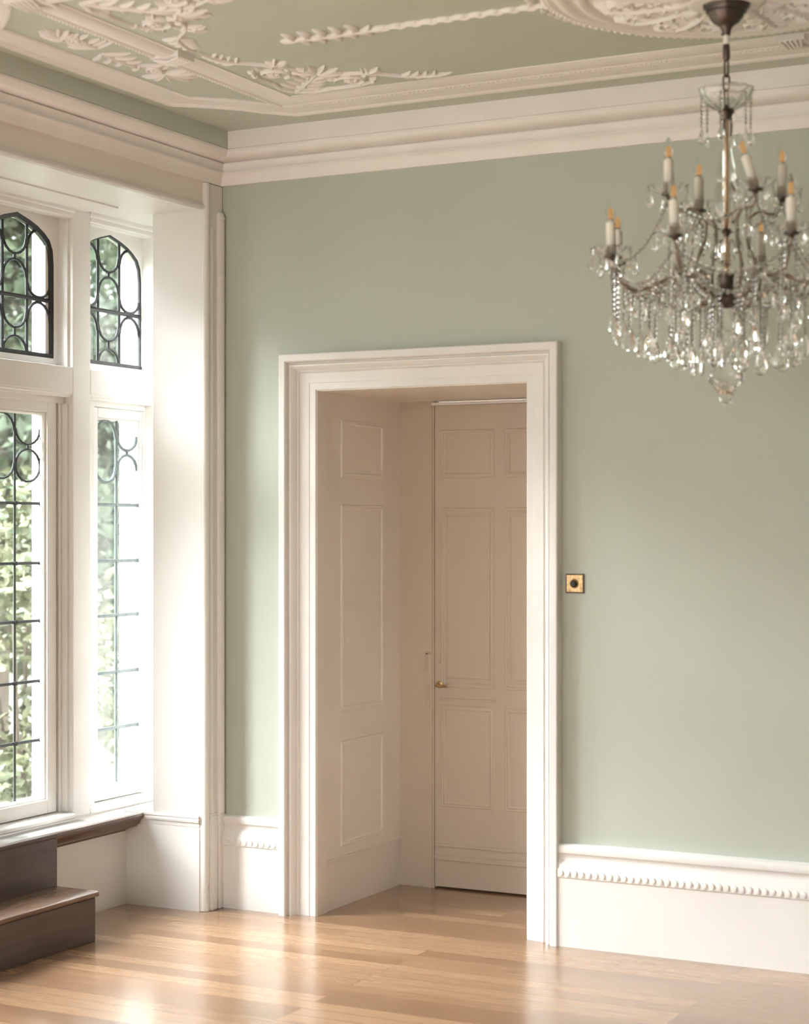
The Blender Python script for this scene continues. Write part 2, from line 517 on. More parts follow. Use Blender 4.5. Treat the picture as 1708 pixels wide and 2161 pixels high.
# ------------------------------------------------------------------ skirting boards
def skirt(th):
    return [(-.02, 0), (th, 0), (th, .262), (th + .004, .266), (th + .004, .298), (th + .001, .302), (th + .001, .312), (th - .010, .326),
            (th - .014, .345), (th - .010, .356), (th - .004, .358), (th - .002, .374), (th - .006, .386), (th - .016, .392), (-.02, .392)]
def skirting(x0, x1, th, name, label):
    mb = MB().sweep([(x0, 0, 0), (x1, 0, 0)], skirt(th), (0, 0, 1), flip=1)
    x = x0 + .02
    while x < x1 - .01:            # row of overlapping coin shapes
        ring = []
        for rr, dd, sl in ((.0150, -.003, 0), (.0150, .0010, .0022), (.0125, .0020, .0026), (.003, .0022, .0006)):
            ring.append([(x + rr * cos(2 * pi * j / 14), -(th + .004) - dd - sl * cos(2 * pi * j / 14), .282 + rr * sin(2 * pi * j / 14)) for j in range(14)])
        mb.rings(ring)
        x += .0285
    return tag(mb.build(name, M['white'], smooth=40), label, 'baseboard', kind='structure')
skirting(0.0, .322, .020, 'baseboard_back_left', 'tall white skirting between the corner post and the doorway')
skirting(1.552, XR, .042, 'baseboard_back_right', 'tall white skirting with a row of coins right of the doorway')
# plain base of the bay reveal with a small cap
mb = MB()
mb.sweep([(-.388, BY0, 0), (-.012, BY0, 0)], [(-.01, .352), (.003, .352), (.004, .366), (.010, .370), (.012, .378), (.008, .386), (.012, .390), (.010, .398), (-.01, .398)], (0, 0, 1), flip=1)
mb.sweep([(-.388, BY0, 0), (-.012, BY0, 0)], [(-.01, 0), (.004, 0), (.004, .345), (-.01, .348)], (0, 0, 1), flip=1)
tag(mb.build('baseboard_reveal', M['white'], smooth=40), 'plain white base panel of the reveal beside the window seat', 'baseboard', kind='structure')

# ------------------------------------------------------------------ corner post
post = MB()
post.box(-.02, .016, -.108, -.004, .40, 3.043)
post.sweep([(.016, -.028, .40), (.016, -.028, 2.90)], [(-.022, -.004), (-.022, .008), (-.012, .016), (0, .020), (.014, .018), (.022, .008), (.022, -.004)], (1, 0, 0), flip=1)
post.lathe([(.022, 0), (.021, .012), (.016, .026), (.008, .035), (.0, .038)], 12, (.018, -.028, 2.90))
post.sweep([(.014, -.083, .40), (.014, -.083, 2.86)], [(-.012, -.004), (-.010, .005), (0, .008), (.010, .005), (.012, -.004)], (1, 0, 0), flip=1)
post.tube([(.004, -.118, 0), (.004, -.118, 3.0), (.004, -.118, 3.043)], .018, 12)
post.box(-.02, .024, -.108, -.004, 0, .405)
post.box(.0, .030, -.050, -.006, 0, .400)
post.box(.0, .028, -.100, -.060, 0, .398)
tag(post.build('trim_7', M['worn'], bevel=.003, smooth=35), 'scuffed white wooden post in the corner beside the window bay', 'post', kind='structure')

# ------------------------------------------------------------------ door casing
cas = [(-.0, .10), (-.0, -.010), (.004, -.004), (.030, -.003), (.032, -.001), (.072, .004), (.076, .012), (.080, .006), (.084, .007), (.090, .020), (.100, .030), (.106, .031),
       (.110, .022), (.114, .024), (.118, .046), (.122, .050), (.146, .050), (.150, .046), (.150, -.03), (.0, -.03)]
mb = MB().sweep([(DX0, 0, 0), (DX0, 0, DZ), (DX1, 0, DZ), (DX1, 0, 0)], [(a, b) for a, b in cas if b < .09], (0, -1, 0), flip=-1)
tag(mb.build('trim_8', M['white'], smooth=30), 'wide moulded white architrave around the doorway', 'architrave', kind='structure')

# ------------------------------------------------------------------ lobby behind the doorway
def panel(mb, plane, at, a0, a1, z0, z1, s=1, w=.022, d=.005):
    # raised frame moulding of a door panel on plane 'y' (faces -y) or 'x' (faces +x)
    if plane == 'y':
        path = [(a0, at, z0), (a0, at, z1), (a1, at, z1), (a1, at, z0)]; nrm = (0, -1, 0)
    else:
        path = [(at, a0, z0), (at, a0, z1), (at, a1, z1), (at, a1, z0)]; nrm = (1, 0, 0)
    mb.sweep(path, [(-w, -.004), (-w, .002), (-w * .7, d), (-w * .4, d * .5), (-w * .1, d * .8), (0, .001), (0, -.004)], nrm, closed=True, flip=s)
lob = MB()
lob.box(DX0 - .15, DX0 + .002, .012, .090, 0, DZ)         # jamb lining
lob.box(DX0 - .15, DX0 - .006, .086, LY + .05, 0, DZ)
lob.box(DX1 - .002, DX1 + .15, .010, LY + .05, 0, DZ)
lob.box(DX0 - .15, DX1 + .15, .010, LY + .05, DZ - .002, DZ + .12)
panel(lob, 'x', DX0 - .006, .224, .610, 1.815, 2.06, -1)
panel(lob, 'x', DX0 - .006, .224, .610, .825, 1.70, -1)
panel(lob, 'x', DX0 - .006, .224, .610, .255, .70, -1)
lob.box(DX0 - .012, DX0 + .002, .10, LY, .205, .213)
tag(lob.build('wall_lobby_side', M['cream'], smooth=30), 'white panelled sides and lining of the doorway recess', 'wall', kind='structure')
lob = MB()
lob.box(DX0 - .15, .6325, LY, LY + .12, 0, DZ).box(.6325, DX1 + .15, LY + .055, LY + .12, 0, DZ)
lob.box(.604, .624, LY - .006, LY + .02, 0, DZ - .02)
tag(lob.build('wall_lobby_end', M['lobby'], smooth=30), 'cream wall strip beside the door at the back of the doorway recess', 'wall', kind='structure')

door = empty('door_1', (.63, LY, 0))
tag(door, 'cream panelled door at the back of the doorway recess', 'door', kind='structure')
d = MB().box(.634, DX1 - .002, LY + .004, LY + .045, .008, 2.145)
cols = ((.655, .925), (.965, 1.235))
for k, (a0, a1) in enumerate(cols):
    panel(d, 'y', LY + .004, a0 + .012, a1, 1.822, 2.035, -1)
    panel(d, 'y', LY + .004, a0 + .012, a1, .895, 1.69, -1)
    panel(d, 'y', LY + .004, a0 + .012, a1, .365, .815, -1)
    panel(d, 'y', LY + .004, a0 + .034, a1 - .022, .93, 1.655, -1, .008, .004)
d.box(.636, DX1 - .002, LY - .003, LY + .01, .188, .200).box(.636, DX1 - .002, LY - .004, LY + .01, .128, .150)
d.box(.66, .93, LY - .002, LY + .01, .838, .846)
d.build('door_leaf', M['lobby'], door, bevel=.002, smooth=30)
MB().box(.625, DX1 - .004, LY - .012, LY + .01, 2.146, 2.158).build('door_head_strip', M['white'], door, bevel=.002, smooth=0)  # thin white strip above the door leaf
h = MB()
h.tube([(.660, LY + .01, .905), (.660, LY - .035, .905)], .006, 8).tube([(.660, LY - .035, .905), (.672, LY - .040, .904), (.712, LY - .040, .901)], [.007, .007, .005], 8)
h.lathe([(.016, 0), (.016, .004), (.010, .007)], 14)
h.v = [(x, y, z) if i < len(h.v) - 42 else (.660 + x, LY + .003 - z, .905 + y) for i, (x, y, z) in enumerate(h.v)]
h.build('door_handle', M['brass'], door)
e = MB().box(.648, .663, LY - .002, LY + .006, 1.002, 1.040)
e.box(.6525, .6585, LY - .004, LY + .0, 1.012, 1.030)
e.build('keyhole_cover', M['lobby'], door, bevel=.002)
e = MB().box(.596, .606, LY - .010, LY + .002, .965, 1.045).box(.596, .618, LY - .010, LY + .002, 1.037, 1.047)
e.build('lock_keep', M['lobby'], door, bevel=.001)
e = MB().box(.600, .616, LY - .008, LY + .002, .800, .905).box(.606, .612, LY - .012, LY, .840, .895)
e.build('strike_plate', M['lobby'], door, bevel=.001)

# ------------------------------------------------------------------ windows
mul_y = [(-.30, -.42), (-.98, -1.10), (-1.66, -1.78)]
mb = MB()
for a0, a1 in mul_y:
    mb.box(-.56, WX, a1, a0, .40, Z1)
for q0, q1 in ((.165, -.301), (-.419, -.981), (-1.099, -1.661), (-1.779, BY1)):
    mb.box(-.56, WX, q1, q0, 2.162, 2.268)
    mb.box(-.56, WX, q1, q0, 2.888, Z1)
mb.box(-.555, -.45, .165, .19, .40, Z1)
tag(mb.build('trim_9', M['white'], bevel=.004, smooth=0), 'white window mullions and transom', 'mullion', kind='structure')
mb = MB()
for a0, a1 in mul_y:
    mb.box(-.650, -.562, a1 - .02, a0 + .02, .40, Z1)
for q0, q1 in ((.16, -.281), (-.439, -.961), (-1.119, -1.641), (-1.799, BY1)):
    mb.box(-.650, -.562, q1, q0, 2.14, 2.29).box(-.650, -.562, q1, q0, 2.88, Z1).box(-.650, -.562, q1, q0, .38, .43)
mb.box(-.640, -.562, .163, .19, .40, Z1)
tag(mb.build('trim_11', M['stone'], bevel=.004, smooth=0), 'pale stone mullions on the outside of the windows', 'mullion', kind='structure')
mb = MB()
for a0, a1 in mul_y:
    for q in (a0 + .0, a1 - .018):
        pass
mb.sweep([(WX, BY1, 0), (WX, -.426, 0)], [(-.10, .398), (.012, .398), (.018, .404), (.018, .416), (.012, .421), (-.10, .430)], (0, 0, 1), flip=1)
mb.box(-.56, -.45, -.30, .165, .40, .425)
for q0, q1 in ((.17, -.306), (-.414, -.986), (-1.094, -1.666), (-1.774, BY1)):
    mb.sweep([(WX - .002, q1, 0), (WX - .002, q0, 0)], [(-.10, 2.143), (-.012, 2.143), (-.010, 2.152), (-.001, 2.156), (-.001, 2.166), (-.10, 2.166)], (0, 0, 1), flip=1)
    mb.sweep([(WX - .001, q1, 0), (WX - .001, q0, 0)], [(-.05, 2.886), (-.014, 2.884), (-.010, 2.894), (-.002, 2.897), (-.002, 2.906), (.006, 2.912), (.008, 2.922), (.008, 2.933), (-.05, 2.933)], (0, 0, 1), flip=1)
tag(mb.build('trim_10', M['white'], smooth=30), 'white moulded sill and head strips of the window bay', 'sill', kind='structure')

ARCH = [(0, 2.872), (.08, 2.851), (.13, 2.833), (.17, 2.812), (.205, 2.786), (.224, 2.748), (.230, 2.69), (.230, 2.305)]
def arc(y0, y1, ztip, zend, n=9):
    return [(y0 + (y1 - y0) * (0.5 - 0.5 * cos(pi * i / n)), zend + (ztip - zend) * sin(pi * i / n)) for i in range(n + 1)]
def window(idx, y0, y1, yc, frame_r, lead_mat, lower, label, inset=0.0):
    # y0 > y1 : the opening between mullions; yc : centre of the arched light; lower : (right edge, column width, columns)
    root = empty('window_%d' % idx, (-.54, (y0 + y1) / 2, .42))
    tag(root, label, 'window', kind='structure')
    XG = -.54
    # timber filling with the arched opening cut in it
    ar = [(yc + s * dy, z) for s in (1,) for dy, z in ARCH]
    al = [(yc - dy, z) for dy, z in ARCH]
    fr = MB()
    def filler(arch, ye):
        P = [(y, z) for y, z in arch]
        for (ya, za), (yb, zb) in zip(P[:-1], P[1:]):
            if abs(ya - yb) > 1e-4:
                for (xa, xb) in ((-.565, -.515),):
                    fr.add([(xa, ya, za), (xa, yb, zb), (xa, yb, 2.90), (xa, ya, 2.90), (xb, ya, za), (xb, yb, zb), (xb, yb, 2.90), (xb, ya, 2.90)],
                           [(0, 1, 2, 3), (4, 7, 6, 5), (0, 4, 5, 1), (3, 2, 6, 7)])
        ya = P[-1][0]
        fr.box(-.565, -.515, ya, ye, 2.303, 2.90)
    filler(ar, y0); filler(al, y1)
    fr.box(-.565, -.515, y1, y0, 2.26, 2.303)
    fr.build('arched_frame', M['white'], root, smooth=30)
    # iron frame
    it = [(XG + .01, y, z) for y, z in al[::-1][:-1]] + [(XG + .01, y, z) for y, z in ar]
    ir = MB().tube(it, frame_r, 6, closed=True)
    ir.box(XG, XG + .022, yc - .232, yc + .232, 2.296, 2.320)
    ir.build('upper_iron_frame', M['iron'], root, smooth=30)
    L = MB()
    cw = .46 / 3
    e = [yc - .23 + cw * k for k in range(4)]
    r = .0062
    def put(pts, rr=r):
        L.tube([(XG + .010, y, z) for y, z in pts], rr, 6)
    for k in (1, 2):
        put([(e[k], 2.31), (e[k], 2.55), (e[k], 2.845)], .0065)
    put([(yc - .23, 2.540), (yc, 2.540), (yc + .23, 2.540)], .0095)
    m0, m1 = e[1] + .004, e[2] - .004
    put(arc(m0, m1, 2.710, 2.775)); put(arc(m0, m1, 2.688, 2.620)); put([(yc, 2.712), (yc, 2.686)])
    put(arc(m0, m1, 2.412, 2.475)); put(arc(m0, m1, 2.378, 2.318)); put([(yc, 2.414), (yc, 2.376)])
    for a, b2 in ((e[0] + .006, e[1] - .004), (e[2] + .004, e[3] - .006)):
        put(arc(a, b2, 2.822, 2.755)); put(arc(a, b2, 2.548, 2.600)); put(arc(a, b2, 2.528, 2.452))
    L.build('upper_leading', M['iron'], root, smooth=50)
    g = MB()
    out = [(y, z) for y, z in al[::-1][:-1]] + [(y, z) for y, z in ar]
    g.rings([[(XG - .003, y, z) for y, z in out], [(XG + .002, y, z) for y, z in out]])
    g.build('upper_glass', M['pane'], root, smooth=0)
    # lower light
    ye, cwl, nc = lower
    yl = ye - cwl * nc
    zt, zb = 2.076, .487
    fx = -.515 + inset
    F = MB()
    F.box(-.565, fx, ye, ye + (.058 if inset else y0 - ye), .430, 2.12)
    F.box(-.565, fx, yl - .058, yl, .430, 2.12)
    F.box(-.565, fx, yl, ye, zt, 2.12)
    F.box(-.565, fx, yl, ye, .430, zb)
    F.sweep([(fx - .012, yl, zb), (fx - .012, yl, zt), (fx - .012, ye, zt), (fx - .012, ye, zb)], [(0, -.02), (0, .004), (-.006, .002), (-.012, -.008), (-.012, -.02)], (1, 0, 0), closed=True, flip=-1)
    F.build('casement_frame', M['white'], root, bevel=.003, smooth=30)
    S2 = MB()
    if inset:
        S2.box(-.56, -.47, y0 - .018, y0 + .002, .425, 2.119).box(-.56, -.492, y0 - .034, y0 - .018, .425, 2.119).box(-.56, -.485, y1, y1 + .03, .425, 2.119)
        S2.box(-.565, -.49, y1, y0 + .002, 2.118, 2.17)
        S2.box(-.572, -.47, y0 - .012, y0 + .002, 2.255, 2.90)
        S2.box(-.572, -.53, y0 - .080, y0 + .002, .425, 2.90)
    else:
        S2.box(-.56, -.50, y0 - .006, y0 + .001, .425, 2.15).box(-.565, -.49, y1, yl - .056, .425, 2.15).box(-.56, -.50, y1, y0, 2.12, 2.16)
    S2.build('frame_lining', M['white'], root, bevel=.003, smooth=0)
    L = MB()
    r2 = .0045 if inset else .0066
    def put2(pts, rr=r2):
        L.tube([(XG + .008, y, z) for y, z in pts], rr, 6)
    ed = [ye - cwl * k for k in range(nc + 1)]
    for k in range(nc + 1):
        put2([(ed[k], zb), (ed[k], 1.2), (ed[k], zt)], .0050 if 0 < k < nc else .0040) if inset else put2([(ed[k], zb), (ed[k], zt)], .0070)
    for zz in (1.702, 1.458, 1.221, .974, .731):
        put2([(ed[-1], zz), (ed[0], zz)], .0066 if inset else .0085)
        for k in range(nc + 1):
            L.box(XG + .004, XG + .017, ed[k] - .007, ed[k] + .007, zz - .008, zz + .008)
    put2([(ed[-1], zt), (ed[0], zt)]); put2([(ed[-1], zb), (ed[0], zb)], .003)
    for k in range(nc):
        a, b2 = ed[k + 1] + .004, ed[k] - .004
        ym = (a + b2) / 2
        if k % 2 == 0:
            put2(arc(a, b2, 1.942, 2.005), r2 + .0006); put2(arc(a, b2, 1.922, 1.855), r2 + .0006); put2([(ym, 1.944), (ym, 1.92)])
            if inset: put2(arc(a, b2, 1.790, 1.855), r2 + .0006)
        else:
            put2(arc(a, b2, 2.066, 1.995), r2 + .0006); put2(arc(a, b2, 1.800, 1.865), r2 + .0006)
    L.build('lower_leading', lead_mat, root, smooth=50)
    MB().box(XG - .003, XG + .002, yl, ye, zb, zt).build('lower_glass', M['pane'], root, smooth=0)
window(1, .165, -.30, -.066, .009, M['lead'], (.148, .155, 2), 'leaded window with glazing bars greyed for flare beside the white reveal')
window(2, -.42, -.98, -.698, .017, M['iron'], (-.530, .165, 2), 'leaded window with a wooden casement left of the mullion', inset=.02)
window(3, -1.10, -1.66, -1.378, .012, M['iron'], (-1.21, .165, 2), 'leaded casement window over the middle of the seat', inset=.02)
window(4, -1.78, -2.30, -2.04, .012, M['iron'], (-1.87, .165, 2), 'leaded casement window at the near end of the seat', inset=.02)

# ------------------------------------------------------------------ window seat
seat = empty('window_seat', (-.34, -1.2, 0))
tag(seat, 'low window seat with a brown moulded edge under the leaded windows', 'window seat')
MB().box(-.46, -.305, BY1, -.39, .362, .388).build('seat_board', M['greywood'], seat, bevel=.002, smooth=0)
MB().box(-.46, -.312, -.39, .165, .362, .390).build('seat_end', M['white'], seat, bevel=.002, smooth=0)['label'] = 'white painted end of the seat'
nose = [(-.09, .360), (-.09, .384), (-.016, .384), (-.012, .388), (-.004, .394), (.006, .398), (.016, .394), (.021, .385), (.018, .375), (.008, .370), (.004, .366), (-.002, .352), (-.018, .338),
        (-.040, .330), (-.058, .328), (-.060, .322), (-.072, .320), (-.076, .312), (-.09, .310)]
MB().sweep([(-.305, BY1, 0), (-.305, BY0 - .014, 0)], nose, (0, 0, 1), flip=1).build('seat_nosing', M['seatwood'], seat, smooth=30)
MB().box(-.44, -.385, BY1, BY0, 0, .362).build('front_panel', M['white'], seat, smooth=0)

# ------------------------------------------------------------------ dark wooden steps
st = empty('wooden_steps', (-.06, -1.2, 0))
tag(st, 'dark polished wooden steps leading up to the window seat', 'steps')
Y0, Y1 = -.772, -1.63
MB().box(-.282, -.065, Y1 + .008, Y0 - .010, 0, .170).build('lower_riser', M['walnut'], st, bevel=.003, smooth=0)
tr = [(-.22, .170), (-.008, .170), (.004, .174), (.008, .182), (.004, .190), (-.006, .194), (-.22, .194)]
MB().sweep([(-.062, Y1, 0), (-.062, Y0, 0)], tr, (0, 0, 1), flip=1).build('lower_tread', M['tread'], st, smooth=30)
MB().box(-.282, -.262, Y1 + .004, Y0 + .006, .192, .385).build('upper_riser', M['walnut'], st, bevel=.003, smooth=0)
MB().box(-.282, -.256, Y1 + .004, Y0 + .006, .384, .401).build('upper_tread', M['walnut'], st, bevel=.004, smooth=0)

# ------------------------------------------------------------------ brass switch
sw = empty('dimmer_switch', (1.617, 0, 1.388))
tag(sw, 'square tarnished brass dimmer switch on the green wall', 'switch')
MB().box(1.579, 1.655, -.004, .004, 1.351, 1.426).build('backing_frame', M['bronze'], sw, bevel=.001, smooth=0)
MB().box(1.583, 1.651, -.008, .0, 1.355, 1.422).build('face_plate', M['brass'], sw, bevel=.002, smooth=0)
def disc(c, prof, n=20):
    mb = MB().lathe(prof, n)
    mb.v = [(c[0] + x, c[1] - z, c[2] + y) for x, y, z in mb.v]
    return mb
disc((1.617, -.006, 1.388), [(.018, 0), (.018, .003), (.014, .005), (.011, .003), (.011, .0)]).build('knob_ring', M['brass'], sw)
disc((1.617, -.006, 1.388), [(.0105, 0), (.0105, .016), (.009, .019), (.0, .019)]).build('knob', M['black'], sw)

# ================================================================== PLASTER RELIEF ON THE CEILING
def P2(o, ang, L): return (o[0] + cos(ang) * L, o[1] + sin(ang) * L)
def lobe(mb, o, ang, L, w, h, bend=0.0, z=ZC, n=6):
    pts = []; p = o; a = ang
    for i in range(n + 1):
        pts.append(p); a += bend / n; p = P2(p, a, L / n)
    ws = [w * (.35 + .65 * sin(pi * (.12 + .80 * i / n))) for i in range(n + 1)]; ws[-1] = w * .15
    hs = [h * (.6 + .4 * sin(pi * i / n)) for i in range(n + 1)]; hs[-1] = h * .3
    mb.stroke(pts, ws, hs, z)
    return pts[-1]
def leaf(mb, o, ang, L, Wd, h=.015, n=5, bend=0.0, z=ZC):
    # acanthus leaf: a midrib with paired curling lobes that shrink towards the tip
    p = o; a = ang
    for i in range(n):
        s = 1 - .5 * i / n
        for sg in (1, -1):
            lobe(mb, p, a + sg * radians(42), Wd * s * 1.45, Wd * .135 * s + .002, h * .8, sg * .55, z)
        a += bend / n
        p = P2(p, a, L / (n + .6))
    lobe(mb, o, ang, L * 1.05, Wd * .10 + .003, h * 1.0, bend, z, 9)
    return p
def spiral(mb, c, r, turns, w, h, start=0.0, sg=1, z=ZC):
    k = int(16 * turns); pts = []; ws = []; hs = []
    for i in range(k + 1):
        u = i / k
        a = start + sg * 2 * pi * turns * u
        rr = r * (1 - .78 * u)
        pts.append((c[0] + rr * cos(a), c[1] + rr * sin(a))); ws.append(w * (1 - .4 * u)); hs.append(h)
    mb.stroke(pts, ws, hs, z)
def rosette(mb, c, r, n=6, h=.026, z=ZC):
    for k in range(n):
        lobe(mb, c, 2 * pi * k / n + .3, r, r * .30, h, 0, z)
    mb.ball((c[0], c[1], z - h * .7), r * .28, 8, 5)
def curve(pts, n=14):
    # Catmull-Rom through 2D points
    P = [pts[0]] + list(pts) + [pts[-1]]; out = []
    for i in range(1, len(P) - 2):
        for k in range(n):
            t = k / n; a, b, c, d = P[i - 1], P[i], P[i + 1], P[i + 2]
            out.append(tuple(.5 * (2 * b[j] + (c[j] - a[j]) * t + (2 * a[j] - 5 * b[j] + 4 * c[j] - d[j]) * t * t + (3 * b[j] - a[j] - 3 * c[j] + d[j]) * t ** 3) for j in range(len(a))))
    out.append(tuple(pts[-1])); return out
def stem(mb, pts, w0, w1, h, z=ZC):
    c = curve(pts, 8); k = len(c) - 1
    mb.stroke(c, [w0 + (w1 - w0) * i / k for i in range(k + 1)], [h] * (k + 1), z)

def corner_ornament():
    # local frame: corner at origin, arms along +x and +y, palmette on the diagonal
    mb = MB()
    leaf(mb, (.045, .045), radians(45), .33, .075, .016, 5)
    for k in range(-3, 4):
        lobe(mb, (.262, .262), radians(45 + 24 * k), .115 - .008 * abs(k), .0105, .018, .22 * k)
    for s in (0, 1):
        q = MB()
        spiral(q, (.335, .125), .066, 1.35, .0085, .015, radians(170), -1)
        rosette(q, (.335, .125), .028, 5, .017)
        for k in range(7):
            a = radians(150 - 40 * k)
            lobe(q, (.335 + .066 * cos(a), .125 + .066 * sin(a)), a - .5, .030, .0065, .014, .8)
        stem(q, [(.12, .10), (.20, .200), (.31, .225), (.43, .185), (.53, .085), (.60, .055)], .0075, .004, .012)
        stem(q, [(.10, .030), (.2, .040), (.32, .045), (.40, .075)], .007, .005, .012)
        leaf(q, (.415, .190), radians(10), .09, .042, .015, 2, .5)
        leaf(q, (.30, .226), radians(60), .050, .026, .016, 2, -.8)
        leaf(q, (.52, .090), radians(-28), .18, .045, .015, 4, .45)
        lobe(q, (.15, .036), radians(20), .07, .010, .014, -.5)
        lobe(q, (.20, .200), radians(95), .05, .009, .015, -.9)
        lobe(q, (.44, .175), radians(60), .05, .009, .015, .9)
        if s:
            q.v = [(y, x, z) for x, y, z in q.v]
        mb.add(q.v, q.f)
    return mb
co = corner_ornament()
GO = 'plaster corner ornaments on the ceiling'
def place_ornament(fx, fy, label):
    q = MB(); sx = -1 if fx else 1; sy = 1 if fy else -1
    ox = (2 * RX - .672) if fx else .672
    oy = (2 * RY + .542) if fy else -.542
    q.add([(ox + sx * x, oy + sy * y, z) for x, y, z in co.v], co.f)
    o = q.build('plaster_ornament', M['plaster'], smooth=50)
    return tag(o, label, 'plaster ornament', GO)
place_ornament(0, 0, 'white scrolled leaf ornament in the ceiling corner above the doorway')
place_ornament(0, 1, 'white scrolled leaf ornament at the top left edge of the ceiling')

# leaf sprays between the two bands over the windows
def spray(y_in, y_out, xa, xb, label):
    mb = MB(); sg = 1 if y_out > y_in else -1
    L = abs(y_out - y_in)
    def at(u, v): return (xa + (xb - xa) * u + v, y_in + (y_out - y_in) * u)
    d = radians(90 * sg) - sg * .10
    leaf(mb, at(.02, -.01), d, L * .44, .072, .015, 3, .15)
    leaf(mb, at(.40, .0), d, L * .28, .062, .015, 2, -.1)
    spiral(mb, at(.52, .018), .038, 1.4, .0085, .017, d, sg)
    rosette(mb, at(.52, .018), .026, 6, .019)
    for k in range(-3, 4):
        lobe(mb, at(.66, .005), d + radians(25 * k), L * .30 - .012 * abs(k), .0105, .018, .15 * k)
    tag(mb.build('leaf_spray', M['plaster'], smooth=50), label, 'plaster ornament', 'acanthus sprays between the ceiling bands')
spray(-1.39, -.90, .415, .470, 'white acanthus spray on the ceiling nearer the corner')
spray(-1.44, -1.74, .450, .405, 'white acanthus spray on the ceiling farther from the corner')

# garland running to the rose and round its edge
mb = MB()
GY = -1.235
stem(mb, [(1.06, GY - .006), (1.25, GY + .006), (1.5, GY), (1.8, GY), (2.04, GY)], .0125, .0055, .013)
for k in range(5):
    x = 1.09 + .060 * k
    for sg in (1, -1):
        lobe(mb, (x + .02 * (sg > 0), GY), radians(sg * 40), .085, .0125, .016, sg * 1.5)
        lobe(mb, (x + .03 + .02 * (sg > 0), GY), radians(sg * 20), .055, .009, .014, sg * .6)
lobe(mb, (1.13, GY), radians(180), .090, .018, .016)
x = 1.40
while x < 2.02:
    for sg in (1, -1):
        lobe(mb, (x + .015 * (sg > 0), GY), radians(sg * 34), .052, .0100, .016, -sg * .9)
    x += .058
for sg in (1, -1):
    a = pi - sg * .05
    while (a > 2.1 if sg > 0 else a < 4.2):
        o = (QX + .605 * cos(a), QY - .03 + .605 * sin(a))
        lobe(mb, o, a - sg * pi / 2 + .3, .045, .0085, .015, -.4)
        lobe(mb, o, a - sg * pi / 2 - .3, .045, .0085, .015, .4)
        a -= sg * .072
rosette(mb, (2.03, GY), .028, 5, .018)
tag(mb.build('garland', M['plaster'], smooth=50), 'slender white leaf garland on the ceiling leading to the rose', 'plaster ornament')

# ceiling rose
rose = MB()
rp = [(.0, 3.26), (.57, 3.26), (.572, 3.246), (.560, 3.232), (.545, 3.226), (.535, 3.232), (.528, 3.232), (.515, 3.216), (.495, 3.210), (.480, 3.216), (.470, 3.222),
      (.462, 3.222), (.452, 3.210), (.436, 3.204), (.424, 3.210), (.415, 3.218), (.405, 3.216), (.36, 3.212), (.30, 3.208), (.22, 3.204), (.16, 3.200), (.125, 3.196), (.118, 3.184), (.10, 3.180), (.0, 3.178)]
rose.lathe(rp, 72, (QX, QY, 0))
for k in range(130):
    a = 2 * pi * k / 130
    rose.ball((QX + .560 * cos(a), QY + .560 * sin(a), 3.234), .0095, 6, 4)
for k in range(14):
    a = 2 * pi * k / 14
    o = (QX + .13 * cos(a), QY + .13 * sin(a))
    leaf(rose, o, a, .25, .085, .026, 5, .25, 3.209)
    o2 = (QX + .31 * cos(a + .22), QY + .31 * sin(a + .22))
    spiral(rose, o2, .042, 1.4, .012, .022, a, 1, 3.211)
    lobe(rose, (QX + .40 * cos(a + .22), QY + .40 * sin(a + .22)), a + .22 + pi, .09, .018, .024, .5, 3.213)
    lobe(rose, (QX + .39 * cos(a), QY + .39 * sin(a)), a + 2.0, .07, .014, .022, .6, 3.213)
for k in range(10):
    a = 2 * pi * k / 10 + .1
    lobe(rose, (QX + .11 * cos(a), QY + .11 * sin(a)), a, .085, .022, .022, 0, 3.198)
tag(rose.build('ceiling_rose', M['plaster'], smooth=50), 'round white plaster rose of acanthus leaves above the chandelier', 'ceiling rose')

# ================================================================== CHANDELIER
CX, CYY = 2.588, -1.195
ch = empty('chandelier', (CX, CYY, 3.18))
tag(ch, 'crystal chandelier with cream candle lamps hanging from the ceiling rose', 'chandelier')
def zc(py): return 1.6 + (1115 - py) / 699.0      # height from the canopy's scale
o0 = (CX, CYY, 0)
cp = [(.0, 3.186), (.069, 3.186), (.072, 3.179), (.069, 3.173), (.064, 3.172), (.062, 3.160), (.056, 3.158), (.050, 3.143), (.038, 3.128), (.028, 3.122), (.018, 3.114), (.013, 3.100), (.012, 3.088), (.0, 3.088)]
MB().lathe(cp, 28, o0, .025, 10).build('canopy', M['bronze'], ch)
MB().lathe([(.0, 3.09), (.010, 3.09), (.010, 3.062), (.0, 3.062)], 14, o0).build('porcelain_sleeve', M['porcelain'], ch)
hk = MB().lathe([(.0, 3.064), (.009, 3.064), (.011, 3.050), (.011, 3.020), (.007, 3.010), (.0, 3.010)], 12, o0)
hk.tube([(CX - .016, CYY, 3.094), (CX + .010, CYY, 3.094)], .004, 6)
hk.build('ceiling_hook', M['bronze'], ch)
zz = 3.016
for k in range(5):
    h_, w_ = .030, .0085
    ring = []
    for j in range(20):
        a = 2 * pi * j / 20
        dx, dz = w_ * cos(a), .013 * sin(a) + math.copysign(.013, sin(a))
        ring.append((CX + (dx if k % 2 else dx * .35), CYY + (dx * .35 if k % 2 else dx), zz - h_ + dz + .004))
    MB().tube(ring, .0033, 6, closed=True).build('chain_link', M['bronze'], ch)
    zz -= .0455
